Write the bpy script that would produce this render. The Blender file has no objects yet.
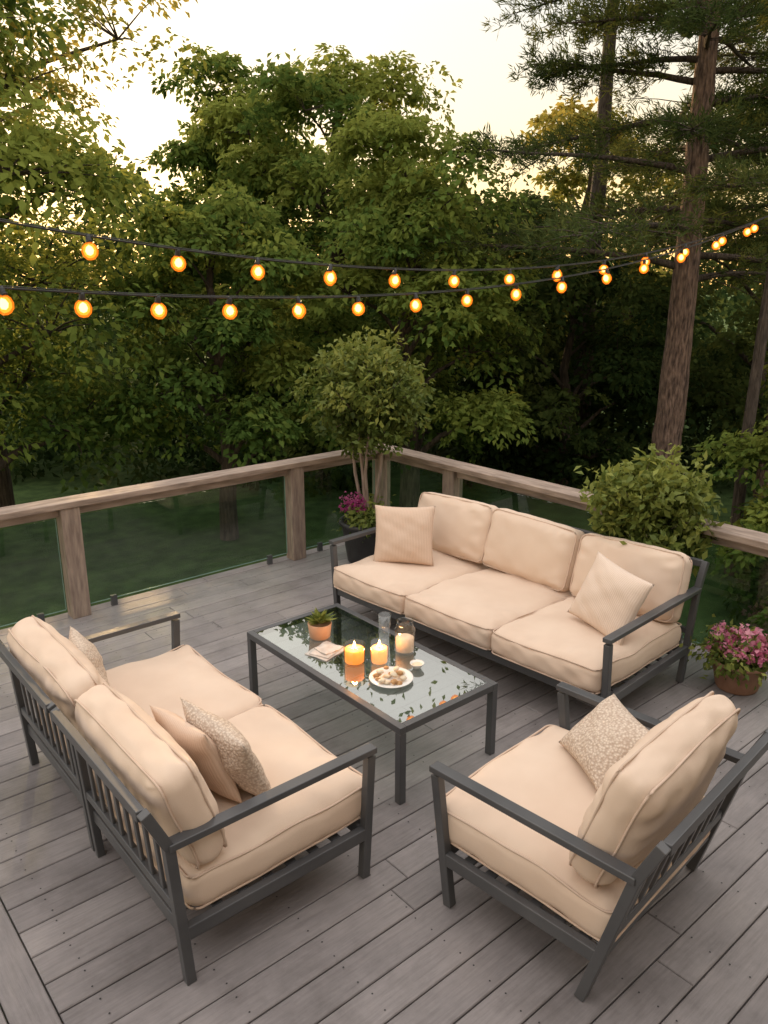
import bpy, bmesh, math, numpy as np
from mathutils import Vector, Matrix
rng=np.random.default_rng(7)
S=bpy.context.scene
COL=S.collection
CF,SF=0.6468,0.7627
def W(R,F,z=0.0): return Vector((CF*F+SF*R, SF*F-CF*R, z))
GZ=-2.0

# ---------------- materials ----------------
def nmat(name):
    m=bpy.data.materials.new(name); m.use_nodes=True
    nt=m.node_tree; b=nt.nodes['Principled BSDF']; return m,nt,b
def N(nt,t): return nt.nodes.new(t)
def ramp(nt,stops):
    r=nt.nodes.new('ShaderNodeValToRGB'); e=r.color_ramp.elements
    while len(e)<len(stops): e.new(0.5)
    for i,(p,c) in enumerate(stops):
        e[i].position=p; e[i].color=(c[0],c[1],c[2],1)
    return r
def noise_mat(name,c1,c2,scale=8,rough=.6,bump=.2,bscale=60,stretch=(1,1,1),metal=0,detail=4,bdist=.01,spec=.5):
    m,nt,b=nmat(name); L=nt.links
    tc=N(nt,'ShaderNodeTexCoord'); mp=N(nt,'ShaderNodeMapping'); mp.inputs['Scale'].default_value=stretch
    L.new(tc.outputs['Object'],mp.inputs['Vector'])
    n=N(nt,'ShaderNodeTexNoise'); n.inputs['Scale'].default_value=scale; n.inputs['Detail'].default_value=detail
    L.new(mp.outputs[0],n.inputs['Vector'])
    r=ramp(nt,[(.3,c1),(.7,c2)]); L.new(n.outputs['Fac'],r.inputs[0]); L.new(r.outputs[0],b.inputs['Base Color'])
    if bump>0:
        n2=N(nt,'ShaderNodeTexNoise'); n2.inputs['Scale'].default_value=bscale; n2.inputs['Detail'].default_value=2
        L.new(mp.outputs[0],n2.inputs['Vector'])
        bp=N(nt,'ShaderNodeBump'); bp.inputs['Strength'].default_value=bump; bp.inputs['Distance'].default_value=bdist
        L.new(n2.outputs['Fac'],bp.inputs['Height']); L.new(bp.outputs[0],b.inputs['Normal'])
    b.inputs['Roughness'].default_value=rough; b.inputs['Metallic'].default_value=metal
    b.inputs['Specular IOR Level'].default_value=spec
    return m
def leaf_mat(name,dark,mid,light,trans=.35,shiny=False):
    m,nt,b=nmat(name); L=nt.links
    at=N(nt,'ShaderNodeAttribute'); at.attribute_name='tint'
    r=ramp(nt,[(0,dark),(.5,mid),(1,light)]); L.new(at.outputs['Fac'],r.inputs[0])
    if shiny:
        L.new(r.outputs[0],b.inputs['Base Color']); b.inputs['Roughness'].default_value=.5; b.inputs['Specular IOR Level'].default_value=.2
    else:
        nt.nodes.remove(b); b=N(nt,'ShaderNodeBsdfDiffuse'); L.new(r.outputs[0],b.inputs['Color'])
    tr=N(nt,'ShaderNodeBsdfTranslucent')
    hs=N(nt,'ShaderNodeHueSaturation'); hs.inputs['Value'].default_value=1.5; hs.inputs['Hue'].default_value=.48
    L.new(r.outputs[0],hs.inputs['Color']); L.new(hs.outputs[0],tr.inputs['Color'])
    mx=N(nt,'ShaderNodeMixShader'); mx.inputs[0].default_value=trans
    L.new(b.outputs[0],mx.inputs[1]); L.new(tr.outputs[0],mx.inputs[2])
    L.new(mx.outputs[0],nt.nodes['Material Output'].inputs['Surface'])
    return m
def deck_mat(name,stretch):
    m,nt,b=nmat(name); L=nt.links
    tc=N(nt,'ShaderNodeTexCoord'); mp=N(nt,'ShaderNodeMapping'); mp.inputs['Scale'].default_value=stretch
    L.new(tc.outputs['Object'],mp.inputs['Vector'])
    at=N(nt,'ShaderNodeAttribute'); at.attribute_name='tint'
    r=ramp(nt,[(0,(.190,.173,.174)),(.5,(.230,.209,.209)),(1,(.272,.248,.246))]); L.new(at.outputs['Fac'],r.inputs[0])
    n=N(nt,'ShaderNodeTexNoise'); n.inputs['Scale'].default_value=14; n.inputs['Detail'].default_value=5; n.inputs['Roughness'].default_value=.75
    off=N(nt,'ShaderNodeVectorMath'); off.operation='ADD'
    L.new(mp.outputs[0],off.inputs[0]); 
    mul=N(nt,'ShaderNodeMath'); mul.operation='MULTIPLY'; mul.inputs[1].default_value=37; L.new(at.outputs['Fac'],mul.inputs[0])
    L.new(mul.outputs[0],off.inputs[1]); L.new(off.outputs[0],n.inputs['Vector'])
    g=ramp(nt,[(.25,(.74,.73,.73)),(.55,(1,1,1)),(.8,(1.16,1.15,1.14))]); L.new(n.outputs['Fac'],g.inputs[0])
    n3=N(nt,'ShaderNodeTexNoise'); n3.inputs['Scale'].default_value=1.9; n3.inputs['Detail'].default_value=7; n3.inputs['Roughness'].default_value=.7; L.new(tc.outputs['Object'],n3.inputs['Vector'])
    g3=ramp(nt,[(.3,(.66,.65,.64)),(.5,(1,1,1)),(.7,(1.24,1.23,1.21))]); L.new(n3.outputs['Fac'],g3.inputs[0])
    m1=N(nt,'ShaderNodeMix'); m1.data_type='RGBA'; m1.blend_type='MULTIPLY'; m1.inputs[0].default_value=1
    L.new(r.outputs[0],m1.inputs[6]); L.new(g.outputs[0],m1.inputs[7])
    m2=N(nt,'ShaderNodeMix'); m2.data_type='RGBA'; m2.blend_type='MULTIPLY'; m2.inputs[0].default_value=1
    L.new(m1.outputs[2],m2.inputs[6]); L.new(g3.outputs[0],m2.inputs[7])
    L.new(m2.outputs[2],b.inputs['Base Color'])
    rr=N(nt,'ShaderNodeMapRange'); rr.inputs[3].default_value=.34; rr.inputs[4].default_value=.66
    L.new(n3.outputs['Fac'],rr.inputs[0]); L.new(rr.outputs[0],b.inputs['Roughness'])
    bp=N(nt,'ShaderNodeBump'); bp.inputs['Strength'].default_value=.4; bp.inputs['Distance'].default_value=.004
    L.new(n.outputs['Fac'],bp.inputs['Height']); L.new(bp.outputs[0],b.inputs['Normal'])
    return m
M={}
M['deckX']=deck_mat('deck_boards_x',(.35,5,5)); M['deckY']=deck_mat('deck_boards_y',(5,.35,5))
M['metal']=noise_mat('powder_coated_metal',(.060,.062,.067),(.088,.090,.095),scale=4,rough=.34,bump=0)
M['fabric']=noise_mat('cushion_fabric',(.65,.50,.39),(.72,.575,.46),scale=3,rough=.9,bump=.35,bscale=420,bdist=.002,spec=.15)
M['piping']=noise_mat('cushion_piping',(.56,.42,.33),(.64,.50,.40),scale=8,rough=.9,bump=0,spec=.15)
M['railwood']=noise_mat('rail_wood',(.20,.15,.12),(.42,.325,.265),scale=9,rough=.6,bump=.3,bscale=40,stretch=(.5,3,3),bdist=.003)
M['postwood']=noise_mat('post_wood',(.19,.14,.115),(.35,.275,.22),scale=10,rough=.7,bump=.35,bscale=40,stretch=(4,4,.6),bdist=.004)
M['bark']=noise_mat('bark',(.035,.025,.02),(.12,.09,.07),scale=7,rough=.95,bump=1,bscale=14,stretch=(3,3,.5),bdist=.05)
M['pinebark']=noise_mat('pine_bark',(.05,.03,.025),(.32,.21,.16),scale=9,rough=.95,bump=1,bscale=11,stretch=(3,3,.6),bdist=.08,detail=7)
M['grass']=noise_mat('lawn_grass',(.036,.066,.022),(.085,.135,.045),scale=3,rough=.95,bump=1,bscale=40,bdist=.05,detail=6,spec=.1)
M['leafA']=leaf_mat('leaf_green',(.028,.058,.015),(.092,.155,.036),(.23,.275,.06),.4)
M['leafY']=leaf_mat('leaf_yellow_green',(.05,.075,.016),(.17,.19,.04),(.40,.34,.07),.5)
M['leafD']=leaf_mat('leaf_dark',(.012,.026,.010),(.036,.062,.020),(.10,.13,.036),.35)
M['leafP']=leaf_mat('potted_leaf',(.035,.06,.012),(.12,.165,.035),(.30,.33,.08),shiny=True)
M['needle']=leaf_mat('pine_needles',(.024,.044,.016),(.075,.105,.035),(.21,.21,.055),.3)
M['petal']=leaf_mat('pink_petal',(.40,.06,.16),(.62,.18,.30),(.80,.42,.50),.3)
M['petalP']=leaf_mat('purple_petal',(.22,.03,.12),(.38,.07,.2),(.55,.2,.35),.3)
M['pot']=noise_mat('dark_pot',(.02,.02,.022),(.04,.04,.042),scale=8,rough=.5,bump=.1)
M['terra']=noise_mat('terracotta',(.25,.13,.08),(.36,.2,.13),scale=10,rough=.8,bump=.2)
M['tan']=noise_mat('tan_ceramic',(.50,.27,.15),(.60,.35,.21),scale=10,rough=.5,bump=.05)
M['soil']=noise_mat('soil',(.02,.013,.01),(.05,.035,.025),scale=30,rough=1,bump=1,bscale=50)
M['black']=noise_mat('black_rubber',(.012,.012,.012),(.02,.02,.02),rough=.5,bump=0)
M['white']=noise_mat('white_ceramic',(.7,.68,.64),(.78,.76,.72),rough=.25,bump=0)
M['linen']=noise_mat('linen_napkin',(.5,.44,.38),(.66,.6,.54),scale=20,rough=.9,bump=.3,bscale=300,bdist=.002)
M['snack']=noise_mat('pastry',(.28,.12,.04),(.6,.36,.16),scale=40,rough=.7,bump=.6,bscale=80,bdist=.004)
M['cheese']=noise_mat('pale_cookie',(.62,.5,.34),(.75,.64,.48),scale=40,rough=.7,bump=.4,bscale=90,bdist=.003)
M['siding']=noise_mat('painted_siding',(.30,.28,.25),(.36,.34,.31),scale=5,rough=.7,bump=.1)
M['trim']=noise_mat('white_trim',(.7,.69,.66),(.78,.77,.74),scale=5,rough=.5,bump=0)
M['roof']=noise_mat('roof_shingle',(.05,.045,.045),(.10,.09,.085),scale=20,rough=.95,bump=.5)
def knit(name,scale,c1,c2,kind):
    m,nt,b=nmat(name); L=nt.links
    tc=N(nt,'ShaderNodeTexCoord')
    if kind=='vor':
        v=N(nt,'ShaderNodeTexVoronoi'); v.inputs['Scale'].default_value=scale; L.new(tc.outputs['Object'],v.inputs['Vector']); o=v.outputs['Distance']
    else:
        v=N(nt,'ShaderNodeTexWave'); v.inputs['Scale'].default_value=scale; v.inputs['Distortion'].default_value=1.5; v.inputs['Detail Scale'].default_value=6; v.bands_direction='X'
        L.new(tc.outputs['Object'],v.inputs['Vector']); o=v.outputs['Fac']
    r=ramp(nt,[(.1,c2),(.7,c1)] if kind=='vor' else [(.1,c1),(.6,c2)]); L.new(o,r.inputs[0]); L.new(r.outputs[0],b.inputs['Base Color'])
    bp=N(nt,'ShaderNodeBump'); bp.inputs['Strength'].default_value=.8 if kind=='vor' else .5; bp.inputs['Distance'].default_value=.006 if kind=='vor' else .002; bp.invert=(kind=='vor')
    L.new(o,bp.inputs['Height']); L.new(bp.outputs[0],b.inputs['Normal']); b.inputs['Roughness'].default_value=.95
    b.inputs['Specular IOR Level'].default_value=.1
    return m
M['knit']=knit('knitted_fabric',85,(.50,.39,.31),(.76,.65,.54),'vor')
M['ribbed']=knit('ribbed_fabric',26,(.63,.47,.36),(.68,.52,.41),'wave')
M['ribbedC']=knit('ribbed_cream_fabric',26,(.68,.54,.44),(.74,.61,.51),'wave')
def glass(name,tint,gl,rough=.02,ior=1.5):
    m,nt,b=nmat(name); L=nt.links
    t=N(nt,'ShaderNodeBsdfTransparent'); t.inputs[0].default_value=(*tint,1)
    g=N(nt,'ShaderNodeBsdfGlossy'); g.inputs['Roughness'].default_value=rough; g.inputs['Color'].default_value=(.95,.97,.96,1)
    fr=N(nt,'ShaderNodeFresnel'); fr.inputs[0].default_value=ior
    ad=N(nt,'ShaderNodeMath'); ad.operation='ADD'; ad.inputs[1].default_value=gl; ad.use_clamp=True
    L.new(fr.outputs[0],ad.inputs[0])
    ge=N(nt,'ShaderNodeNewGeometry'); iv=N(nt,'ShaderNodeMath'); iv.operation='SUBTRACT'; iv.inputs[0].default_value=1; L.new(ge.outputs['Backfacing'],iv.inputs[1])
    ml=N(nt,'ShaderNodeMath'); ml.operation='MULTIPLY'; L.new(ad.outputs[0],ml.inputs[0]); L.new(iv.outputs[0],ml.inputs[1])
    mx=N(nt,'ShaderNodeMixShader'); L.new(ml.outputs[0],mx.inputs[0]); L.new(t.outputs[0],mx.inputs[1]); L.new(g.outputs[0],mx.inputs[2])
    L.new(mx.outputs[0],nt.nodes['Material Output'].inputs['Surface']); return m
M['railglass']=glass('railing_glass',(.80,.89,.85),.035)
M['edge']=noise_mat('glass_edge',(.16,.24,.21),(.24,.33,.29),scale=6,rough=.2,bump=0)
M['tableglass']=glass('table_glass',(.68,.78,.75),.26,.012)
M['clear']=glass('clear_glass',(.96,.96,.96),.04)
M['amber']=glass('amber_glass',(1,.86,.64),.01)
def emis(name,c,s):
    m,nt,b=nmat(name); b.inputs['Base Color'].default_value=(*c,1); b.inputs['Emission Color'].default_value=(*c,1); b.inputs['Emission Strength'].default_value=s; return m
M['fil']=emis('filament_glow',(1,.68,.28),16)
M['flame']=emis('flame',(1,.6,.2),20)
M['wax']=emis('lit_wax',(1,.44,.14),.9)
M['waxc']=emis('cream_wax',(.85,.60,.40),.2)
M['fil'].cycles.emission_sampling='NONE'

# ---------------- mesh helpers ----------------
def link(ob,parent=None):
    COL.objects.link(ob)
    if parent: ob.parent=parent
    return ob
def empty(name,loc=(0,0,0),rot=0):
    e=bpy.data.objects.new(name,None); e.location=loc; e.rotation_euler=(0,0,rot); e.empty_display_size=.2; COL.objects.link(e); return e
def obj(name,me,mat,parent=None,smooth=False):
    o=bpy.data.objects.new(name,me)
    if mat: me.materials.append(mat)
    if smooth: me.polygons.foreach_set('use_smooth',[True]*len(me.polygons))
    return link(o,parent)
def bevel(o,w=.003,seg=2):
    m=o.modifiers.new('b','BEVEL'); m.width=w; m.segments=seg; m.limit_method='ANGLE'; return o
def beam(bm,p0,p1,w,h,side=None):
    p0=Vector(p0);p1=Vector(p1); d=(p1-p0); L=d.length; d.normalize()
    if side is None: side=Vector((0,0,1)).cross(d) if abs(d.z)<.95 else Vector((1,0,0))
    side=Vector(side); side=(side-d*side.dot(d)).normalized(); up=d.cross(side)
    vs=[]
    for t in (0,L):
        for a,b in ((-1,-1),(1,-1),(1,1),(-1,1)):
            vs.append(bm.verts.new(p0+d*t+side*(a*w/2)+up*(b*h/2)))
    for f in ((0,1,2,3),(7,6,5,4),(0,4,5,1),(1,5,6,2),(2,6,7,3),(3,7,4,0)): bm.faces.new([vs[i] for i in f])
def bm_obj(name,bm,mat,parent=None,smooth=False):
    bmesh.ops.recalc_face_normals(bm,faces=bm.faces)
    me=bpy.data.meshes.new(name); bm.to_mesh(me); bm.free(); return obj(name,me,mat,parent,smooth)
def lathe(name,prof,mat,parent=None,seg=32,loc=(0,0,0),close=False):
    vs=[];fs=[];n=len(prof)
    for i in range(seg):
        a=2*math.pi*i/seg
        for r,z in prof: vs.append((r*math.cos(a)+loc[0],r*math.sin(a)+loc[1],z+loc[2]))
    for i in range(seg):
        j=(i+1)%seg
        for k in range(n-1): fs.append((i*n+k,j*n+k,j*n+k+1,i*n+k+1))
    me=bpy.data.meshes.new(name); me.from_pydata(vs,[],fs); bm=bmesh.new(); bm.from_mesh(me)
    bmesh.ops.remove_doubles(bm,verts=bm.verts,dist=1e-5); bmesh.ops.recalc_face_normals(bm,faces=bm.faces); bm.to_mesh(me); bm.free()
    return obj(name,me,mat,parent,True)
class Tubes:
    def __init__(s): s.v=[];s.f=[]
    def add(s,pts,rad,seg=8,cap=False):
        base=len(s.v); n=len(pts)
        for i,p in enumerate(pts):
            p=Vector(p); d=(Vector(pts[min(i+1,n-1)])-Vector(pts[max(i-1,0)])).normalized()
            ref=Vector((1,0,0)) if abs(d.x)<.8 else Vector((0,1,0))
            a=d.cross(ref).normalized(); b=d.cross(a)
            for k in range(seg):
                t=2*math.pi*k/seg; s.v.append(tuple(p+(a*math.cos(t)+b*math.sin(t))*rad[i]))
        for i in range(n-1):
            for k in range(seg):
                k2=(k+1)%seg; s.f.append((base+i*seg+k,base+i*seg+k2,base+(i+1)*seg+k2,base+(i+1)*seg+k))
    def obj(s,name,mat,parent=None):
        me=bpy.data.meshes.new(name); me.from_pydata(s.v,[],s.f)
        bm=bmesh.new(); bm.from_mesh(me); bmesh.ops.recalc_face_normals(bm,faces=bm.faces); bm.to_mesh(me); bm.free()
        return obj(name,me,mat,parent,True)
def nrm(a): return a/np.maximum(np.linalg.norm(a,axis=1,keepdims=True),1e-9)
def leaves_mesh(name,P,D,Nn,Ls,Ws,tint,mat,parent=None,fold=.18):
    n=len(P); D=nrm(D); Sd=nrm(np.cross(D,Nn)); Un=np.cross(Sd,D)
    Ls=np.asarray(Ls).reshape(-1,1)*np.ones((n,1)); Ws=np.asarray(Ws).reshape(-1,1)*np.ones((n,1))
    v=np.empty((n,4,3)); v[:,0]=P; mid=P+D*Ls*.45+Un*Ws*fold
    v[:,1]=mid+Sd*Ws*.5; v[:,3]=mid-Sd*Ws*.5; v[:,2]=P+D*Ls-Un*Ls*.12
    me=bpy.data.meshes.new(name); me.vertices.add(4*n); me.vertices.foreach_set('co',v.ravel())
    me.loops.add(4*n); me.loops.foreach_set('vertex_index',np.arange(4*n,dtype=np.int32))
    me.polygons.add(n); me.polygons.foreach_set('loop_start',np.arange(0,4*n,4,dtype=np.int32)); me.polygons.foreach_set('loop_total',np.full(n,4,dtype=np.int32))
    me.update(calc_edges=True)
    a=me.attributes.new('tint','FLOAT','FACE'); a.data.foreach_set('value',np.clip(tint,0,1).astype(np.float32))
    return obj(name,me,mat,parent)
def sprays(C,Nn,rad,n_per,ls,lw,tint,flat=.12,droop=.25,jit=.45,rg=rng):
    m=len(C); idx=np.repeat(np.arange(m),n_per); n=len(idx)
    Nn=nrm(Nn); ref=np.tile([[.37,.81,.1]],(m,1)); A=nrm(np.cross(Nn,ref)); B=np.cross(Nn,A)
    r=np.sqrt(rg.random(n)); th=rg.random(n)*2*np.pi
    rad=np.asarray(rad)*np.ones(m); R=(r*rad[idx])[:,None]
    inpl=A[idx]*np.cos(th)[:,None]+B[idx]*np.sin(th)[:,None]
    P=C[idx]+inpl*R+Nn[idx]*(rg.normal(size=n)*flat*rad[idx])[:,None]; P[:,2]-=droop*(r**2)*rad[idx]
    D=inpl+rg.normal(size=(n,3))*jit; D[:,2]-=.25
    NN=Nn[idx]+rg.normal(size=(n,3))*jit
    sc=rg.uniform(.7,1.25,n)
    t=np.asarray(tint)[idx]+rg.normal(size=n)*.09
    return P,D,NN,ls*sc,lw*sc,t

def tree(name,R,F,top,cr,cb,mat,nl=16,ns=26,npl=48,ls=.13,seed=1,tb=.45,base=GZ,tr=.22,lean=(0,0),sprayr=.55,flatn=.7,squash=1.0):
    rg=np.random.default_rng(seed); loc=W(R,F,base); ls=ls*1.15
    e=empty(name,loc); H=top-base; cbz=cb-base; ch=H-cbz; zc=cbz+ch*.5
    T=Tubes(); pts=[];k=7
    for i in range(k+1):
        t=i/k; pts.append((lean[0]*t+rg.normal()*.08*t*2,lean[1]*t+rg.normal()*.08*t*2,H*.9*t))
    T.add(pts,[tr*(1-.85*i/k)+.02 for i in range(k+1)],10)
    Cs=[];Ns=[];rs=[];ts=[]
    for i in range(nl):
        hz=(i+.5)/nl; hz=min(max(hz+rg.normal()*.04,0.02),.98)
        env=math.sin(math.pi*min(1,(hz*.86+.12)))**.6
        a=i*2.399+rg.normal()*.3; rr=cr*env*rg.uniform(.45,.82)
        c=np.array([lean[0]*.8+rr*math.cos(a),lean[1]*.8+rr*math.sin(a),cbz+ch*hz*.93])
        lr=cr*rg.uniform(.27,.44); 
        z0=max(.12*H,c[2]-rr*rg.uniform(.35,.7)-.3); f=min(z0/(H*.9),.98); q=f*k; qi=int(q); p0=Vector(pts[qi]).lerp(Vector(pts[min(qi+1,k)]),q-qi)
        pc=Vector(c); mid=p0.lerp(pc,.5)+Vector((0,0,.12*rr)); r0=tr*(1-.8*f)*.5
        T.add([p0,p0.lerp(mid,.5)+Vector((0,0,.03)),mid,mid.lerp(pc,.5),pc],[r0,r0*.8,r0*.6,r0*.45,r0*.25],6)
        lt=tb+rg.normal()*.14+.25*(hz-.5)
        m=int(ns*rg.uniform(.8,1.2))
        d=nrm(rg.normal(size=(m,3))); d[:,2]=np.where(d[:,2]<-.35,-d[:,2],d[:,2]); rad=lr*rg.uniform(.45,1.15,m)
        cc=c+d*rad[:,None]*np.array([1.15,1.15,.8*squash])
        nn=d*.5+np.array([0,0,flatn])+rg.normal(size=(m,3))*.25
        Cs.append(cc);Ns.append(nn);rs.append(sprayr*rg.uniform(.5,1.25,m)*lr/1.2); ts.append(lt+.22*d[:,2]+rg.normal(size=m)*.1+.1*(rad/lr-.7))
        for j in range(0,m,3):
            pj=Vector(cc[j]); T.add([pc,pc.lerp(pj,.5)+Vector((0,0,.05)),pj],[r0*.25,r0*.15,.006],4)
    C=np.concatenate(Cs);Nn=np.concatenate(Ns);r=np.concatenate(rs);t=np.concatenate(ts)
    P,D,NN,l,w,tt=sprays(C,Nn,r,npl,ls,ls*.58,t,rg=rg)
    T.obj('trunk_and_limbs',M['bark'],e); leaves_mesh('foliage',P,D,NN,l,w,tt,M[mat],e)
    return e

# ---------------- ground / lawn ----------------
bm=bmesh.new(); n=60
g=[]
for i in range(n+1):
    row=[]
    for j in range(n+1):
        s=lambda t:(abs(t)**2.2)*(1 if t>0 else -1)*400
        x=s(i/n*2-1);y=s(j/n*2-1); d=math.hypot(x,y)
        z=GZ+.12*math.sin(x*.31+1)*math.cos(y*.27) if d<60 else GZ
        row.append(bm.verts.new((x,y,z)))
    g.append(row)
for i in range(n):
    for j in range(n): bm.faces.new((g[i][j],g[i+1][j],g[i+1][j+1],g[i][j+1]))
bm_obj('lawn',bm,M['grass'],smooth=True)

# ---------------- deck ----------------
X0,X1,Y0,Y1=-3.4,5.32,-2.4,6.30
def boards(name,along,a0,a1,b0,b1,bw,mat,parent,seed):
    rg=np.random.default_rng(seed); bm=bmesh.new(); lay=bm.faces.layers.float.new('tint')
    b=b0;gap=.006
    while b<b1-.01:
        e=min(b+bw-gap,b1); a=a0; first=True
        while a<a1-.01:
            Ln=rg.uniform(1.4,2.8) if not first else rg.uniform(.6,2.6); first=False
            e2=min(a+Ln,a1)
            if a1-e2<.5: e2=a1
            zz=rg.uniform(-.0015,.0015)
            if along=='x': x0,x1,y0,y1=a,e2-.003,b,e
            else: x0,x1,y0,y1=b,e,a,e2-.003
            c=.004; t=float(np.clip(rg.normal(.5,.26),0,1))
            lo=[bm.verts.new(p) for p in ((x0,y0,-.028),(x1,y0,-.028),(x1,y1,-.028),(x0,y1,-.028))]
            m=[bm.verts.new(p) for p in ((x0,y0,-c+zz),(x1,y0,-c+zz),(x1,y1,-c+zz),(x0,y1,-c+zz))]
            u=[bm.verts.new(p) for p in ((x0+c,y0+c,zz),(x1-c,y0+c,zz),(x1-c,y1-c,zz),(x0+c,y1-c,zz))]
            fs=[bm.faces.new(u)]
            for k in range(4):
                k2=(k+1)%4; fs.append(bm.faces.new((lo[k],lo[k2],m[k2],m[k]))); fs.append(bm.faces.new((m[k],m[k2],u[k2],u[k])))
            for f in fs: f[lay]=t
            a=e2
        b+=bw
    return bm_obj(name,bm,mat,parent)
deck=empty('deck')
boards('boards',"x",.556,X1,Y0,Y1,.165,M['deckX'],deck,3)
boards('side_boards',"y",Y0,Y1,X0,.55,.2,M['deckY'],deck,4)
bm=bmesh.new()
for x in np.arange(X0+.1,X1,.4): beam(bm,(x,Y0+.03,-.13),(x,Y1-.05,-.13),.04,.19)
beam(bm,(X0,Y1-.02,-.145),(X1,Y1-.02,-.145),.035,.23); beam(bm,(X1-.02,Y0,-.145),(X1-.02,Y1-.04,-.145),.035,.23)
for x in (-3,-.2,2.5,5.1):
    for y in (-2,2,6): beam(bm,(x,y,GZ-.2),(x,y,-.23),.14,.14)
bm_obj('joists_and_fascia',bm,M['postwood'],deck)
bm=bmesh.new(); rgs=np.random.default_rng(2)
y=Y0
while y<Y1-.1:
    for x in np.arange(X0+.1,X1,.4):
        if x<.62: continue
        for q in (.035,.124):
            cx=x+rgs.normal()*.004; cy=y+q+rgs.normal()*.003; vs=[bm.verts.new((cx+.0042*math.cos(k*1.047),cy+.0042*math.sin(k*1.047),.0022)) for k in range(6)]; bm.faces.new(vs)
    y+=.165
bm_obj('screws',bm,M['black'],deck)
# ---------------- railing ----------------
rail=empty('deck_railing')
RY,RX=6.2,5.22
px=[-2.35,-.2,1.95,4.1]; py=[-1.3,.85,3.0,5.14]
bm=bmesh.new()
for x in px: beam(bm,(x,RY-.02,0),(x,RY-.02,.93),.15,.13)
for y in py: beam(bm,(RX,y,0),(RX,y,.93),.13,.15)
beam(bm,(RX,RY,0),(RX,RY,.93),.14,.14)
bevel(bm_obj('posts',bm,M['postwood'],rail),.006)
bm=bmesh.new(); beam(bm,(X0,RY,.9575),(RX+.105,RY,.9575),.20,.05)
beam(bm,(X0,RY,.892),(RX-.08,RY,.892),.04,.075)
bevel(bm_obj('top_rail',bm,M['railwood'],rail),.006)
bm=bmesh.new(); beam(bm,(RX,RY-.105,.9575),(RX,Y0,.9575),.21,.05); beam(bm,(RX,RY-.08,.892),(RX,Y0,.892),.04,.075)
mrY=noise_mat('rail_wood_side',(.20,.15,.12),(.42,.325,.265),scale=9,rough=.6,bump=.3,bscale=40,stretch=(3,.5,3),bdist=.003)
bevel(bm_obj('side_rail',bm,mrY,rail),.006)
bm=bmesh.new(); bc=bmesh.new(); be=bmesh.new()
xs=[X0]+px+[RX]
for a,b in zip(xs[:-1],xs[1:]):
    beam(bm,(a+.10,RY,.455),(b-.10,RY,.455),.010,.77,side=(0,1,0))
    beam(be,(a+.10,RY,.066),(b-.10,RY,.066),.012,.006,side=(0,1,0)); beam(be,(a+.097,RY,.07),(a+.097,RY,.84),.005,.012,side=(1,0,0)); beam(be,(b-.097,RY,.07),(b-.097,RY,.84),.005,.012,side=(1,0,0))
    for q in (a+.3,b-.3): beam(bc,(q,RY,.0),(q,RY,.09),.05,.03)
ys=[Y0]+py+[RY]
for a,b in zip(ys[:-1],ys[1:]):
    beam(bm,(RX,a+.10,.455),(RX,b-.10,.455),.010,.77,side=(1,0,0))
    beam(be,(RX,a+.10,.066),(RX,b-.10,.066),.012,.006,side=(1,0,0))
    for q in (a+.3,b-.3): beam(bc,(RX,q,.0),(RX,q,.09),.03,.05)
bm_obj('glass_panels',bm,M['railglass'],rail); bm_obj('glass_clamps',bc,M['metal'],rail); bm_obj('glass_edges',be,M['edge'],rail)

# ---------------- house added out of view, blocking sky light for contrast ----------------
hs=empty('unseen_house')
bm=bmesh.new(); HY=-2.44
def wallbox(x0,x1,z0,z1,t=.2): beam(bm,(x0,HY-t/2,(z0+z1)/2),(x1,HY-t/2,(z0+z1)/2),t,z1-z0)
wallbox(-6,-2.6,GZ,4.6); wallbox(-2.6,-.9,2.15,4.6); wallbox(-.9,1.4,GZ,4.6); wallbox(1.4,3.0,GZ,.9); wallbox(1.4,3.0,2.2,4.6); wallbox(3.0,6.2,GZ,4.6); wallbox(-2.6,-.9,GZ,-.02)
for k in range(38):
    z=-.0+k*.12
    for a,b in ((-.8,1.3),(3.1,6.2),(-6,-2.7)): beam(bm,(a,HY+.005,z+.06),(b,HY+.005,z+.06),.012,.105)
bm_obj('walls',bm,M['siding'],hs)
bm=bmesh.new()
for a,b,z0,z1 in ((-2.6,-.9,-.02,2.15),(1.4,3.0,.9,2.2)):
    for x in (a,(a+b)/2,b): beam(bm,(x,HY,z0),(x,HY,z1),.09,.06)
    for z in (z0+.04,z1): beam(bm,(a-.08,HY+.004,z),(b+.08,HY+.004,z),.07,.09)
bm_obj('window_frames',bm,M['trim'],hs)
bm=bmesh.new()
for a,b,z0,z1 in ((-2.6,-.9,-.02,2.15),(1.4,3.0,.9,2.2)): beam(bm,(a,HY-.08,(z0+z1)/2),(b,HY-.08,(z0+z1)/2),.01,z1-z0)
bm_obj('window_glass',bm,glass('window_glass',(.2,.22,.22),.08),hs)
bm=bmesh.new(); beam(bm,(-6.3,HY+.35,4.62),(-6.3+12.8,HY+.35,4.62),.9,.12); beam(bm,(-6.3,HY-2,5.6),(6.5,HY-2,5.6),4.4,.12,side=(0,.88,.42)); bm_obj('roof',bm,M['roof'],hs)
bm=bmesh.new(); beam(bm,(-6,HY-4.4,GZ),(-6,HY-4.4,4.6),.2,.2); beam(bm,(-5.9,HY-2.3,1.3),(-5.7,HY-2.3,1.3),4.0,6.5); beam(bm,(5.9,HY-2.3,1.3),(6.1,HY-2.3,1.3),4.0,6.5); bm_obj('side_walls',bm,M['siding'],hs)

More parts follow.
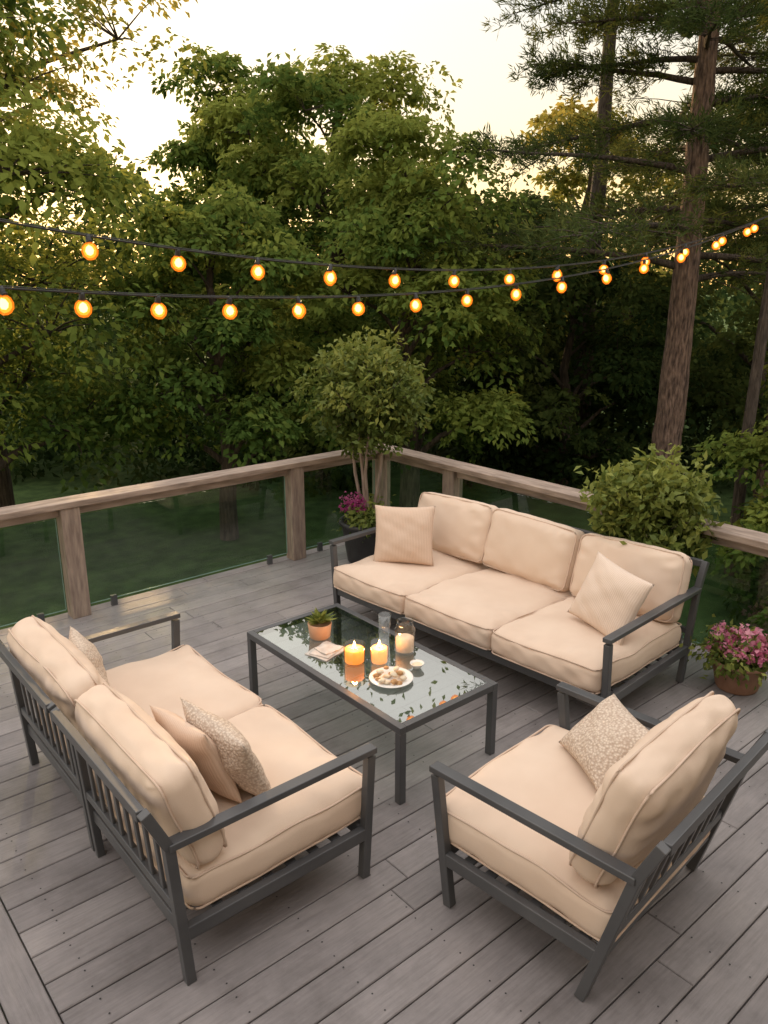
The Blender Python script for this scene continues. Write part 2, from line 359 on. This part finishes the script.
# ---------------- cushions ----------------
def vnoise(p,f,sd):
    return math.sin(p[0]*f+sd)*math.cos(p[1]*f*1.3+sd*2.1)+.5*math.sin(p[2]*f*1.7+p[0]*f*.9+sd*.7)+.5*math.cos(p[1]*f*2.3-p[0]*f*1.1+sd)
def cushion(name,w,d,h,mat,parent,M4,crown=.03,sd=0,r=.04,pip=True):
    bm=bmesh.new(); n=26
    bmesh.ops.create_cube(bm,size=2); bmesh.ops.subdivide_edges(bm,edges=bm.edges,cuts=n,use_grid_fill=True)
    hx,hy,hz=w/2,d/2,h/2
    def shape(p):
        f=lambda t: math.copysign(abs(t)**.75,t)
        q=Vector((f(p.x)*hx,f(p.y)*hy,f(p.z)*hz))
        c=Vector((max(-hx+r,min(hx-r,q.x)),max(-hy+r,min(hy-r,q.y)),max(-hz+r,min(hz-r,q.z))))
        dd=q-c
        if dd.length>1e-6:
            m=max(abs(dd.x),abs(dd.y),abs(dd.z)); q=c+dd.normalized()*m
        ux,uy,uz=q.x/hx,q.y/hy,q.z/hz
        q.z+=uz*crown*(max(0,1-ux*ux)**.6)*(max(0,1-uy*uy)**.6)
        q.x+=ux*.018*(1-uz*uz)*(1-uy*uy*.6); q.y+=uy*.018*(1-uz*uz)*(1-ux*ux*.6)
        k=(max(abs(ux),abs(uy)))**4
        ed=max(0,(max(abs(ux),abs(uy))-.66)/.34)
        al=q.y if abs(ux)>abs(uy) else q.x
        q.z+=uz*.008*ed*(1-ed)*4*math.sin(al*55+sd*3+2*math.sin(al*9+sd))*max(0,.35+.65*math.sin(al*7+sd*2))
        cr=max(0,abs(ux)*abs(uy)-.35)
        q.z-=uz*.014*cr*math.cos((abs(ux)-abs(uy))*9+sd)
        q.z+=.004*vnoise(q,22,sd)*(1 if uz>0 else -1)*(.4+k)+.010*vnoise(q,7,sd+3)*(1 if uz>0 else .4)
        q.y+=.004*vnoise((q.x,q.z,q.y),30,sd+1)
        return q
    for v in bm.verts: v.co=shape(v.co.copy())
    o=bm_obj(name,bm,mat,parent,True); o.matrix_local=M4
    s=o.modifiers.new('s','SUBSURF'); s.levels=1; s.render_levels=1
    if pip:
        T=Tubes()
        for sg in (1,-1):
            pts=[]; rr=r*.8
            ax,ay=hx-.006,hy-.006; zz=sg*(hz-r*.30)
            for cx,cy,a0 in ((ax-rr,ay-rr,0),(-ax+rr,ay-rr,90),(-ax+rr,-ay+rr,180),(ax-rr,-ay+rr,270)):
                for k in range(6):
                    a=math.radians(a0+k*18); pts.append(Vector((cx+rr*math.cos(a),cy+rr*math.sin(a),zz)))
            pts.append(pts[0].copy())
            P2=[]
            for a,b in zip(pts[:-1],pts[1:]):
                m=max(1,int((b-a).length/.03))
                for k in range(m): P2.append(a.lerp(b,k/m))
            P2.append(P2[0].copy())
            for p in P2:
                ux,uy=p.x/hx,p.y/hy
                p.z+=.010*vnoise(p,7,sd+3)*(1 if sg>0 else .4); p.x+=ux*.006*(1-uy*uy*.6); p.y+=uy*.006*(1-ux*ux*.6)
            T.add(P2,[.0055]*len(P2),6)
        t=T.obj(name+'_piping',M['piping'],parent); t.matrix_local=M4
    return o
def pillow(name,w,h,t,mat,M4,sd=0,fringe=False):
    n=26; vs=[];fs=[]
    for side in (1,-1):
        for i in range(n+1):
            for j in range(n+1):
                u=i/n*2-1;v=j/n*2-1
                u=math.copysign(abs(u)**.85,u);v=math.copysign(abs(v)**.85,v)
                th=(max(0,1-abs(u)**2.4)*max(0,1-abs(v)**2.4))**.55
                x=u*w/2*(1-.07*(1-v*v)*abs(u)); z=v*h/2*(1-.07*(1-u*u)*abs(v))
                y=side*t/2*th+.008*vnoise((x,z,0),12,sd)*th+.004*vnoise((x,z,0),31,sd)*th
                vs.append((x,y,z))
    q=(n+1)**2
    for s in (0,1):
        for i in range(n):
            for j in range(n):
                a=s*q+i*(n+1)+j; f=(a,a+1,a+n+2,a+n+1); fs.append(f if s==0 else f[::-1])
    me=bpy.data.meshes.new(name); me.from_pydata(vs,[],fs)
    bm=bmesh.new(); bm.from_mesh(me); bmesh.ops.remove_doubles(bm,verts=bm.verts,dist=1e-4); bmesh.ops.recalc_face_normals(bm,faces=bm.faces); bm.to_mesh(me); bm.free()
    o=obj(name,me,mat,None,True); o.matrix_world=M4
    return o

# ---------------- seating ----------------
AH=.655;BT=.83
def seating(name,loc,rot,Wd,Dp,n,back_slats=9,lean=.10,tilt=17,sd=0,cth=.19,modules=1,ub=.11,bh=.46,cy=.165,cwid=None,ff=.05):
    e=empty(name,loc,rot); bm=bmesh.new(); tb=.042
    xs=[tb/2,Wd-tb/2]
    for x in xs:
        beam(bm,(x,ub,0),(x,0,AH),tb,tb,side=(1,0,0)); beam(bm,(x,0,AH-.005),(x,-lean*.8,BT),tb,tb,side=(1,0,0))
        beam(bm,(x,Dp-ff,0),(x,Dp-.012,AH-.03),tb,tb,side=(1,0,0))
        beam(bm,(x,-.005,AH-.002),(x,Dp+.012,AH-.002),.056,.03,side=(1,0,0))
        yb=ub*(1-.25/AH)
        beam(bm,(x,yb+.01,.235),(x,Dp-.045,.235),tb-.004,.06,side=(1,0,0))
    beam(bm,(tb,Dp-.045,.235),(Wd-tb,Dp-.045,.235),.04,.062); beam(bm,(tb,ub*.6+.02,.235),(Wd-tb,ub*.6+.02,.235),.04,.062)
    for k in range(1,7):
        y=.08+(Dp-.14)*k/7; beam(bm,(tb,y,.245),(Wd-tb,y,.245),.05,.012)
    mod=[ (tb/2+(Wd-tb)*k/modules) for k in range(modules+1)]
    def bp(z):
        return ub*(1-z/AH) if z<AH else -lean*.8*(z-AH)/(BT-AH)
    for k in range(modules):
        a=mod[k]+(tb/2 if k==0 else .035); b=mod[k+1]-(tb/2 if k==modules-1 else .035)
        beam(bm,(a,-lean*.8,BT-.02),(b,-lean*.8,BT-.02),.036,.045)
        beam(bm,(a,bp(.36),.36),(b,bp(.36),.36),.03,.04)
        for q in range(1,back_slats+1):
            x=a+(b-a)*q/(back_slats+1)
            beam(bm,(x,bp(.37),.37),(x,0,AH),.030,.014,side=(1,0,0)); beam(bm,(x,0,AH-.002),(x,-lean*.74,BT-.04),.030,.014,side=(1,0,0))
        if k>0:
            for s in (-.03,.03):
                x=mod[k]+s; beam(bm,(x,ub,0),(x,0,AH),.036,.036,side=(1,0,0)); beam(bm,(x,0,AH-.004),(x,-lean*.8,BT),.036,.036,side=(1,0,0))
    bevel(bm_obj('frame',bm,M['metal'],e),.004)
    cw=(Wd-2*tb-.01)/n
    for i in range(n):
        cx=tb+.005+cw*(i+.5)
        sdp=Dp-.05
        m=Matrix.Translation((cx,.085+sdp/2,.268+.09))@Matrix.Rotation(math.radians(1.5),4,'X')
        cushion('seat_cushion_%d'%(i+1),cw-.006,sdp,.175,M['fabric'],e,m,crown=.03,sd=sd+i*1.7,r=.05)
        m=Matrix.Translation((cx+(.012 if i%2 else -.008),cy,.445+bh/2-.005))@Matrix.Rotation(math.radians(tilt+(-1)**i*1.5),4,'X')@Matrix.Rotation(math.radians((-1)**i*1.6),4,'Y')@Matrix.Rotation(math.radians(90),4,'X')
        cushion('back_cushion_%d'%(i+1),(cwid or cw)-.02,bh,cth-.03,M['fabric'],e,m,crown=.055,sd=sd+5+i*2.3,r=.062)
    return e
rs=math.radians(90+3.6)
sofa=seating('sofa',(4.80,2.37,0),rs,2.5,1.14,3,back_slats=0,sd=1,modules=1)
love=seating('loveseat',(.96,4.29,0),math.radians(-90),1.95,.97,2,back_slats=8,sd=11,modules=2,cth=.2,ub=.04,cy=.13)
chair=seating('armchair',(2.11,1.15,0),math.radians(5),1.02,.93,1,back_slats=9,sd=21,cth=.19,tilt=15,ub=.17,bh=.54,cy=.16,cwid=.88,ff=.10)
def place(p,yaw,tilt,roll=0): return Matrix.Translation(p)@Matrix.Rotation(math.radians(yaw),4,'Z')@Matrix.Rotation(math.radians(tilt),4,'X')@Matrix.Rotation(math.radians(roll),4,'Y')
pillow('throw_pillow',.50,.48,.17,M['ribbed'],place((4.00,4.47,.685),95+30,20,3),1)
pillow('throw_pillow',.48,.46,.17,M['ribbedC'],place((4.14,2.64,.68),95-10,22,-10),2)
pillow('throw_pillow',.46,.44,.15,M['knit'],place((1.42,2.73,.67),-90+4,24,6),3)
pillow('throw_pillow',.44,.42,.13,M['ribbed'],place((1.31,2.82,.66),-90+8,20,-5),6)
pillow('throw_pillow',.42,.40,.14,M['knit'],place((1.24,3.88,.665),-90-12,16,-4),4)
pillow('throw_pillow',.42,.36,.17,M['knit'],place((2.84,1.76,.61),60,50,2),5)

# ---------------- coffee table ----------------
ct=empty('coffee_table'); bm=bmesh.new(); TH=.458
x0,x1,y0,y1=2.34,3.08,2.63,4.14; q=.0425
for x in (x0+q/2,x1-q/2):
    for y in (y0+q/2,y1-q/2): beam(bm,(x,y,0),(x,y,TH-.04),q,q)
for x in (x0+q/2,x1-q/2): beam(bm,(x,y0,TH-.02),(x,y1,TH-.02),q,.04)
for y in (y0+q/2,y1-q/2): beam(bm,(x0+q,y,TH-.02),(x1-q,y,TH-.02),q,.04)
bevel(bm_obj('frame',bm,M['metal'],ct),.003)
bm=bmesh.new(); beam(bm,(x0+q+.001,(y0+y1)/2,TH-.007),(x1-q-.001,(y0+y1)/2,TH-.007),y1-y0-2*q-.002,.008)
bm_obj('glass_top',bm,M['tableglass'],ct)
TT=TH-.002
def succulent(x,y):
    e=empty('potted_succulent',(x,y,TT))
    lathe('pot',[(0,0),(.055,0),(.066,.01),(.077,.10),(.072,.103),(.068,.09),(0,.09)],M['tan'],e)
    rg=np.random.default_rng(5); n=80; th=rg.random(n)*6.283; el=rg.uniform(.35,1.35,n)
    D=np.stack([np.cos(th)*np.cos(el),np.sin(th)*np.cos(el),np.sin(el)],1); P=np.tile([[0,0,.088]],(n,1))+D*.01
    NN=np.stack([-np.cos(th)*np.sin(el),-np.sin(th)*np.sin(el),np.cos(el)],1)
    leaves_mesh('leaves',P,D,NN,rg.uniform(.06,.12,n),.028,rg.uniform(.5,1,n),M['leafP'],e,fold=.3)
succulent(2.66,3.77)
def candle(x,y,r,h,fill,lit=True,gl='clear'):
    e=empty('candle',(x,y,TT))
    lathe('glass_holder',[(0,0.001),(r,0.001),(r+.003,.01),(r+.004,h),(r,h),(r-.003,.014),(0,.013)],M[gl],e)
    lathe('wax',[(0,.016),(r-.005,.016),(r-.005,fill),(r*.6,fill-.004),(0,fill-.006)],M['wax' if lit else 'waxc'],e)
    lathe('wick',[(0,fill-.006),(.0015,fill-.006),(.001,fill+.012),(0,fill+.012)],M['black'],e,8)
    if lit:
        lathe('flame',[(0,fill+.006),(.007,fill+.014),(.009,fill+.022),(.005,fill+.038),(0,fill+.052)],M['flame'],e,12)
        l=bpy.data.lights.new('flame_light','POINT'); l.energy=4; l.color=(1,.52,.18); l.shadow_soft_size=.015
        o=bpy.data.objects.new('flame_light',l); o.location=(0,0,fill+.03); link(o,e)
candle(2.61,3.35,.062,.125,.095,True,'amber')
candle(2.72,3.25,.052,.14,.105,True,'clear')
e=empty('glass_jar',(2.94,3.27,TT))
lathe('glass',[(0,.001),(.06,.001),(.064,.01),(.064,.15),(.05,.175),(.05,.205),(.054,.208),(.046,.205),(.046,.175),(.06,.148),(.059,.012),(0,.01)],M['clear'],e)
lathe('contents',[(0,.014),(.056,.014),(.056,.095),(.03,.108),(0,.1)],M['waxc'],e)
e=empty('water_glass',(2.93,3.45,TT))
lathe('glass',[(0,.001),(.034,.001),(.042,.19),(.039,.19),(.032,.01),(0,.008)],M['clear'],e)
e=empty('dip_bowl',(2.85,3.06,TT))
lathe('bowl',[(0,.002),(.022,.002),(.04,.03),(.043,.035),(.04,.035),(.02,.008),(0,.007)],M['white'],e)
lathe('dip',[(0,.024),(.034,.024)],M['cheese'],e)
e=empty('snack_plate',(2.64,3.05,TT))
lathe('plate',[(0,.002),(.07,.002),(.125,.016),(.128,.020),(.122,.021),(.072,.009),(0,.008)],M['white'],e,48)
rg=np.random.default_rng(9)
for i in range(16):
    a=i*2.4; rr=.02+.07*rg.random(); zz=.012+.014*(i%3)
    sx,sy,sz=rg.uniform(.016,.028),rg.uniform(.014,.022),rg.uniform(.008,.015)
    bm=bmesh.new(); bmesh.ops.create_icosphere(bm,subdivisions=2,radius=1)
    for v in bm.verts: v.co=Vector((v.co.x*sx,v.co.y*sy,v.co.z*sz))*(1+.12*math.sin(v.co.x*7+i)*math.cos(v.co.y*6))
    o=bm_obj('pastry_%d'%i,bm,M['snack' if i%2 else 'cheese'],e,True); o.location=(rr*math.cos(a),rr*math.sin(a),zz+.004); o.rotation_euler=(rg.normal()*.2,rg.normal()*.2,a)
e=empty('folded_napkin',(2.57,3.58,TT),math.radians(15))
for k,(w,h,rz) in enumerate(((.21,.17,0),(.18,.14,8),(.10,.12,-12))):
    bm=bmesh.new(); bmesh.ops.create_grid(bm,x_segments=14,y_segments=12,size=.5)
    for v in bm.verts:
        v.co=Vector((v.co.x*w,v.co.y*h,.006*k+.006+.0025*math.sin(v.co.x*9+k)*math.cos(v.co.y*7)))
    o=bm_obj('layer_%d'%k,bm,M['linen'],e,True); o.rotation_euler=(0,0,math.radians(rz)); m=o.modifiers.new('t','SOLIDIFY'); m.thickness=.004

# ---------------- potted plants ----------------
def shrub(parent,name,c,rx,rz,ns,npl,ls,mat,seed,stem0=None,spr=.13,tb=.5,stems=5,asp=.5,spiky=0):
    rg=np.random.default_rng(seed); d=nrm(rg.normal(size=(ns,3))); rad=rg.uniform(.2,1.0,ns)**.6
    lob=1+.18*np.sin(d[:,0]*5+seed)*np.cos(d[:,1]*4+d[:,2]*3)+spiky*rg.random(ns)**3
    C=np.array(c)+d*(rad*lob)[:,None]*np.array([rx,rx,rz])
    nn=d*.6+np.array([0,0,.6])+rg.normal(size=(ns,3))*.4
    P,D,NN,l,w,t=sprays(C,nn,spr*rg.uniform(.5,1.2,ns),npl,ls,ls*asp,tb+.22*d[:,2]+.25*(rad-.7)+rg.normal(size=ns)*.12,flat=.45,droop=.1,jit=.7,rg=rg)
    D[:,2]+=.5*(spiky>0)
    leaves_mesh(name,P,D,NN,l,w,t,M[mat],parent)
    if stem0 is not None:
        T=Tubes(); c=Vector(c)
        hubs=[]
        for i in range(stems):
            a=i*6.283/stems+rg.normal()*.2; s=Vector(stem0)+Vector((.03*math.cos(a),.03*math.sin(a),0))
            hub=c+Vector((rx*.35*math.cos(a),rx*.35*math.sin(a),-rz*.25+rg.normal()*.06)); mid=s.lerp(hub,.5)+Vector((rg.normal()*.03,rg.normal()*.03,0))
            T.add([s,s.lerp(mid,.5),mid,mid.lerp(hub,.5),hub],[.019,.017,.015,.012,.010],6); hubs.append(hub)
        for j in range(ns):
            if j%2: continue
            p=Vector(C[j]); hub=min(hubs,key=lambda h:(h-p).length); T.add([hub,hub.lerp(p,.5)+Vector((0,0,.02)),p],[.006,.004,.0015],4)
        T.obj(name+'_stems',M['postwood'],parent)
def potp(parent,r,h,mat):
    lathe('pot',[(0,0.002),(r*.72,0.002),(r*.76,.015),(r*.97,h*.9),(r*1.06,h*.92),(r*1.06,h),(r*.95,h),(r*.9,h*.88),(0,h*.88)],mat,parent,40)
    lathe('soil',[(0,h*.9),(r*.93,h*.895)],M['soil'],parent)
e=empty('potted_tree',(4.60,5.66,0)); potp(e,.27,.42,M['pot'])
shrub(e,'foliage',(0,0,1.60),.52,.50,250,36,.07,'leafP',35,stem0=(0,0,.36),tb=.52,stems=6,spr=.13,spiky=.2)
shrub(e,'underplanting',(-.02,-.02,.47),.22,.1,50,20,.06,'leafP',32)
shrub(e,'blossoms',(-.15,.02,.60),.11,.10,24,14,.028,'petalP',33,asp=.9,spr=.05)
e=empty('potted_shrub',(5.03,2.95,0)); potp(e,.155,.40,M['pot'])
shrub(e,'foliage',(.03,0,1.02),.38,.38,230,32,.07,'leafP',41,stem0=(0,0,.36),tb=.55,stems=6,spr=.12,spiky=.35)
e=empty('flower_pot',(4.92,2.10,0)); potp(e,.18,.21,M['terra'])
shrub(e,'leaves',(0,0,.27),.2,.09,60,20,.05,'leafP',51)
shrub(e,'blossoms',(0,0,.33),.2,.09,70,16,.035,'petal',52,asp=.95,spr=.045,tb=.7)

# ---------------- string lights ----------------
def shell(name,col,stg,fac):
    m,nt,b=nmat(name); L=nt.links
    t=N(nt,'ShaderNodeBsdfTransparent'); t.inputs[0].default_value=(1,.9,.75,1); em=N(nt,'ShaderNodeEmission'); em.inputs[0].default_value=(*col,1); em.inputs[1].default_value=stg
    mx=N(nt,'ShaderNodeMixShader'); mx.inputs[0].default_value=fac; L.new(t.outputs[0],mx.inputs[1]); L.new(em.outputs[0],mx.inputs[2]); L.new(mx.outputs[0],nt.nodes['Material Output'].inputs['Surface'])
    m.cycles.emission_sampling='NONE'; return m
M['bulbglass']=shell('bulb_glass',(1,.20,.012),2.0,.42); M['bulbinner']=shell('bulb_inner_glow',(1,.38,.045),3.2,.5)
def string(A,E,sag,s0,sf):
    e=empty('string_lights')
    def pt(s):
        R=A[0]+(E[0]-A[0])*s;F=A[1]+(E[1]-A[1])*s;z=A[2]+(E[2]-A[2])*s-4*sag*s*(1-s); return W(R,F,z)
    T=Tubes(); ps=[pt(s0+(1-s0)*i/90) for i in range(91)]; T.add(ps,[.0065]*91,6)
    T2=Tubes(); T2.add([p+Vector((.006*math.cos(i*1.3),.006*math.sin(i*1.3),.011)) for i,p in enumerate(ps)],[.003]*91,5)
    T.obj('wire',M['black'],e); T2.obj('support_cable',M['black'],e)
    sb=Tubes();bb=Tubes();fb=Tubes();ib=Tubes()
    for i in range(-6,25):
        s=sf(i)
        if s>.99 or s<s0+.03: continue
        p=pt(s); j=rng.normal(size=2)*.004
        pr=lambda l,T:T.add([p+Vector((j[0]*k,j[1]*k,-z)) for k,(r,z) in enumerate(l)],[r for r,z in l],12)
        pr([(.001,-.004),(.014,-.002),(.018,.008),(.018,.034),(.021,.036),(.021,.043),(.001,.044)],sb)
        pr([(.013,.042),(.028,.047),(.045,.064),(.053,.092),(.047,.120),(.027,.141),(.001,.148)],bb)
        pr([(.001,.047),(.026,.056),(.037,.071),(.041,.091),(.036,.113),(.021,.128),(.001,.133)],ib)
        pr([(.001,.056),(.018,.068),(.027,.09),(.019,.110),(.001,.119)],fb)
    sb.obj('sockets',M['black'],e); bb.obj('bulbs',M['bulbglass'],e); ib.obj('inner_glow',M['bulbinner'],e); fb.obj('filaments',M['fil'],e)
string((-2.65,4.6,3.06),(5.8,12,3.66),.59,-.3,lambda i:.091+.054*i+.0012*i*i*(1 if i>0 else 0))
string((-2.47,4.34,2.64),(5.8,12,3.67),.50,-.3,lambda i:.036+.040*i+.0015*i*i*(1 if i>0 else 0))
for s,(R,F,z) in enumerate(((-5.18,2.38,3.9),(-4.95,2.04,3.1))):
    w=W(R,F); bm=bmesh.new(); beam(bm,(w.x,w.y,GZ),(w.x,w.y,z),.09,.09); bevel(bm_obj('light_pole',bm,M['postwood']),.005)

# ---------------- trees ----------------
tree('reflection_tree',-6.9,12.5,8.6,3.6,-.4,'leafA',nl=22,ns=34,ls=.13,seed=11,tb=.68,tr=.25)
tree('reflection_tree',-7.9,15.5,13,4.2,4.2,'leafY',nl=16,ns=22,npl=36,ls=.13,seed=12,tb=.58,tr=.28)
tree('reflection_tree',-1.1,20,8.0,2.8,.3,'leafA',nl=20,ns=28,ls=.15,seed=13,tb=.52,tr=.25)
tree('reflection_tree',-4.0,23,8.2,2.7,.5,'leafA',nl=18,ns=28,ls=.17,seed=14,tb=.45,tr=.25)
tree('reflection_tree',.5,15,5.3,2.4,-.6,'leafA',nl=18,ns=36,ls=.12,seed=15,tb=.66,tr=.2)
tree('reflection_tree',-2.9,14,3.9,2.0,-.4,'leafA',nl=14,ns=28,ls=.12,seed=16,tb=.54,tr=.16)
tree('reflection_tree',3.0,22,5.2,2.7,-1.2,'leafD',nl=16,ns=26,ls=.15,seed=17,tb=.55,tr=.2)
tree('reflection_tree',5.8,24,7.4,2.7,0,'leafY',nl=15,ns=18,ls=.17,seed=18,tb=.5,tr=.25)
tree('reflection_tree',9.4,20,7.0,3.4,-1,'leafD',nl=16,ns=26,ls=.15,seed=19,tb=.7,tr=.2)
tree('reflection_tree',4.2,18,3.2,2.6,-1.6,'leafD',nl=14,ns=28,ls=.13,seed=20,tb=.45,tr=.15)
tree('reflection_tree',4.9,19.5,16,6.0,11.2,'leafA',nl=20,ns=18,npl=30,ls=.2,seed=28,tb=.5,tr=.24,sprayr=.7)  # crown above the frame, added so its leaves reflect in the table glass
tree('shrub_bush',6.2,10.6,1.1,1.5,-1.9,'leafA',nl=10,ns=28,ls=.10,seed=21,tb=.38,tr=.08)
tree('shrub_bush',6.6,9.2,1.3,1.4,-1.9,'leafA',nl=10,ns=28,ls=.09,seed=22,tb=.42,tr=.08)
tree('shrub_bush',4.9,7.2,.45,1.15,-1.9,'leafA',nl=10,ns=26,ls=.08,seed=23,tb=.3,tr=.06)
tree('shrub_bush',8.0,12.8,2.6,1.9,-1.9,'leafY',nl=10,ns=28,ls=.10,seed=24,tb=.3,tr=.1)
e=empty('slim_tree',W(5.72,12.15,GZ)); T=Tubes(); T.add([(0,0,0),(.0,.03,2),(.05,.02,4),(.16,-.02,6.2),(.2,0,9)],[.10,.09,.085,.08,.05],10); T.obj('trunk',M['bark'],e)

def pine(name,R,F,H,tr,zb,bl,nb,seed):
    rg=np.random.default_rng(seed); e=empty(name,W(R,F,GZ)); T=Tubes()
    k=40; pts=[(rg.normal()*.008+.05*math.sin(i*.21),rg.normal()*.008+.04*math.cos(i*.17),H*i/k) for i in range(k+1)]
    T.add(pts,[tr*(1.12 if i==0 else 1)*(1-.75*(i/k)**1.1)*(1+.02*rg.normal()) for i in range(k+1)],24)
    TC=[];TD=[];tt=[]; B=Tubes()
    for i in range(nb):
        f=i/nb; z=zb+(H-zb)*f**.9; a=i*2.4+rg.normal()*.3; Lb=bl*(1-.62*f)*rg.uniform(.7,1.1)
        d=Vector((math.cos(a),math.sin(a),0)); p=Vector((0,0,z)); bp=[p.copy()]; m=8; el=rg.uniform(.05,.35)
        for j in range(m):
            t=(j+1)/m; step=d*(Lb/m)+Vector((rg.normal()*.05,rg.normal()*.05,(Lb/m)*(el-.75*t+.5*t*t)*.9)); p=p+step; bp.append(p.copy())
        r0=.05*(1-.6*f)+.012
        B.add(bp,[r0*(1-.9*j/m)+.004 for j in range(m+1)],6)
        lt=.5+rg.normal()*.15
        for j in range(2,m+1):
            for sgn in (-1,1):
                for _ in range(2):
                    b0=bp[j].lerp(bp[j-1],rg.random()); L2=Lb*.30*(1.15-j/m*.6)*rg.uniform(.6,1.2)
                    sd=Vector((-d.y,d.x,0))*sgn*rg.uniform(.5,1.2)+d*rg.uniform(.4,1)+Vector((0,0,rg.normal()*.25)); sd.normalize()
                    tp=b0+sd*L2+Vector((0,0,-.04)); B.add([b0,b0.lerp(tp,.5)+Vector((0,0,.03)),tp],[.010,.007,.004],4)
                    for q in (.4,.6,.8,1):
                        c=b0.lerp(tp,q)+Vector((rg.normal()*.08,rg.normal()*.08,rg.normal()*.07)); TC.append(c); TD.append(sd+Vector((0,0,.35))); tt.append(lt+rg.normal()*.08)
    TC=np.array(TC);TD=nrm(np.array(TD)); npn=16; idx=np.repeat(np.arange(len(TC)),npn)
    D=TD[idx]+rg.normal(size=(len(idx),3))*.65; NN=rg.normal(size=(len(idx),3))
    leaves_mesh('needles',TC[idx]+rg.normal(size=(len(idx),3))*.045,D,NN,rg.uniform(.11,.2,len(idx)),.02,np.array(tt)[idx]+rg.normal(size=len(idx))*.08,M['needle'],e,fold=.05)
    T.obj('trunk',M['pinebark'],e); B.obj('branches',M['bark'],e)
pine('pine_tree',5.12,14,13,.28,4.6,4.4,52,5)
pine('pine_tree',8.6,17,14,.26,5.2,3.8,38,6)

rg=np.random.default_rng(77); Cs=[]
for i in range(1200):
    R=rg.uniform(-42,42);F=rg.uniform(28,42)+ (abs(R)*.1)
    hh=5.6+1.3*math.sin(R*.45)+.9*math.sin(R*1.1+2)-(1.5 if R>3 else 0)
    z=GZ+(hh-GZ)*rg.random()**.75; Cs.append(W(R,F,z))
C=np.array(Cs); nn=rg.normal(size=(len(C),3))*.5+np.array([-.5,-.6,.7])
P,D,NN,l,w,t=sprays(C,nn,1.35,60,.34,.22,.5+rg.normal(size=len(C))*.2,flat=.35,rg=rg)
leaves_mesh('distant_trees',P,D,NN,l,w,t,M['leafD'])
Cs=[];ts=[]
for i in range(950):
    R=rg.uniform(-15,13);F=rg.uniform(17.5,25)+.6*math.sin(R*1.3)
    hh=-.6+(F-17)*.28+.5*math.sin(R*.9+1)+.35*math.sin(R*2.3)
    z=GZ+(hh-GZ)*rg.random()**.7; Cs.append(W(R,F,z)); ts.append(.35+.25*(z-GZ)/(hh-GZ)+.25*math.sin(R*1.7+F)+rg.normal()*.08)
C=np.array(Cs); nn=rg.normal(size=(len(C),3))*.4+np.array([-.3,-.4,.8])
P,D,NN,l,w,t=sprays(C,nn,.62,50,.20,.12,ts,flat=.35,rg=rg)
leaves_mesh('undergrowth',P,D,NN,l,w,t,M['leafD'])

# ---------------- world & light ----------------
SUN_EL=math.radians(12); SUN_AZ=math.radians(40.3-19)
w=bpy.data.worlds.new('World'); S.world=w; w.use_nodes=True; nt=w.node_tree; L=nt.links
w.cycles.sampling_method='MANUAL'; w.cycles.sample_map_resolution=256
bg=nt.nodes['Background']; sk=nt.nodes.new('ShaderNodeTexSky'); sk.sky_type='NISHITA'; sk.sun_disc=False
sk.sun_elevation=SUN_EL; sk.sun_rotation=SUN_AZ; sk.dust_density=2; sk.air_density=1.0
tc=nt.nodes.new('ShaderNodeTexCoord'); sx=nt.nodes.new('ShaderNodeSeparateXYZ'); L.new(tc.outputs['Generated'],sx.inputs[0])
rp=ramp(nt,[(0,(.66,.38,.11)),(.09,(.60,.43,.19)),(.17,(.46,.385,.26)),(.28,(.365,.350,.315)),(.55,(.60,.565,.53)),(1,(.83,.775,.735))]); L.new(sx.outputs['Z'],rp.inputs[0])
sc=nt.nodes.new('ShaderNodeMix'); sc.data_type='RGBA'; sc.blend_type='MULTIPLY'; sc.inputs[0].default_value=1; sc.inputs[7].default_value=(23,23,23,1); sc.clamp_result=False
L.new(rp.outputs[0],sc.inputs[6])
mx=nt.nodes.new('ShaderNodeMix'); mx.data_type='RGBA'; mx.inputs[0].default_value=.80
L.new(sk.outputs[0],mx.inputs[6]); L.new(sc.outputs[2],mx.inputs[7]); L.new(mx.outputs[2],bg.inputs['Color']); bg.inputs['Strength'].default_value=.132
sl=bpy.data.lights.new('sun','SUN'); sl.energy=5; sl.angle=math.radians(1.5); sl.color=(1,.66,.32)
so=bpy.data.objects.new('sun',sl); COL.objects.link(so)
dv=Vector((math.sin(SUN_AZ)*math.cos(SUN_EL),math.cos(SUN_AZ)*math.cos(SUN_EL),math.sin(SUN_EL)))
so.rotation_euler=dv.to_track_quat('Z','Y').to_euler(); so.location=dv*50

# ---------------- camera ----------------
cd=bpy.data.cameras.new('camera'); cam=bpy.data.objects.new('camera',cd); COL.objects.link(cam)
cam.location=(0,0,2.65); cam.rotation_euler=(math.radians(90-16.46),0,math.radians(-40.3))
cd.sensor_fit='VERTICAL'; cd.sensor_height=36; cd.lens=785/1024*36; cd.clip_end=2000; cd.clip_start=.05
S.camera=cam
S.view_settings.view_transform='Standard'; S.view_settings.look='None'; S.view_settings.exposure=0
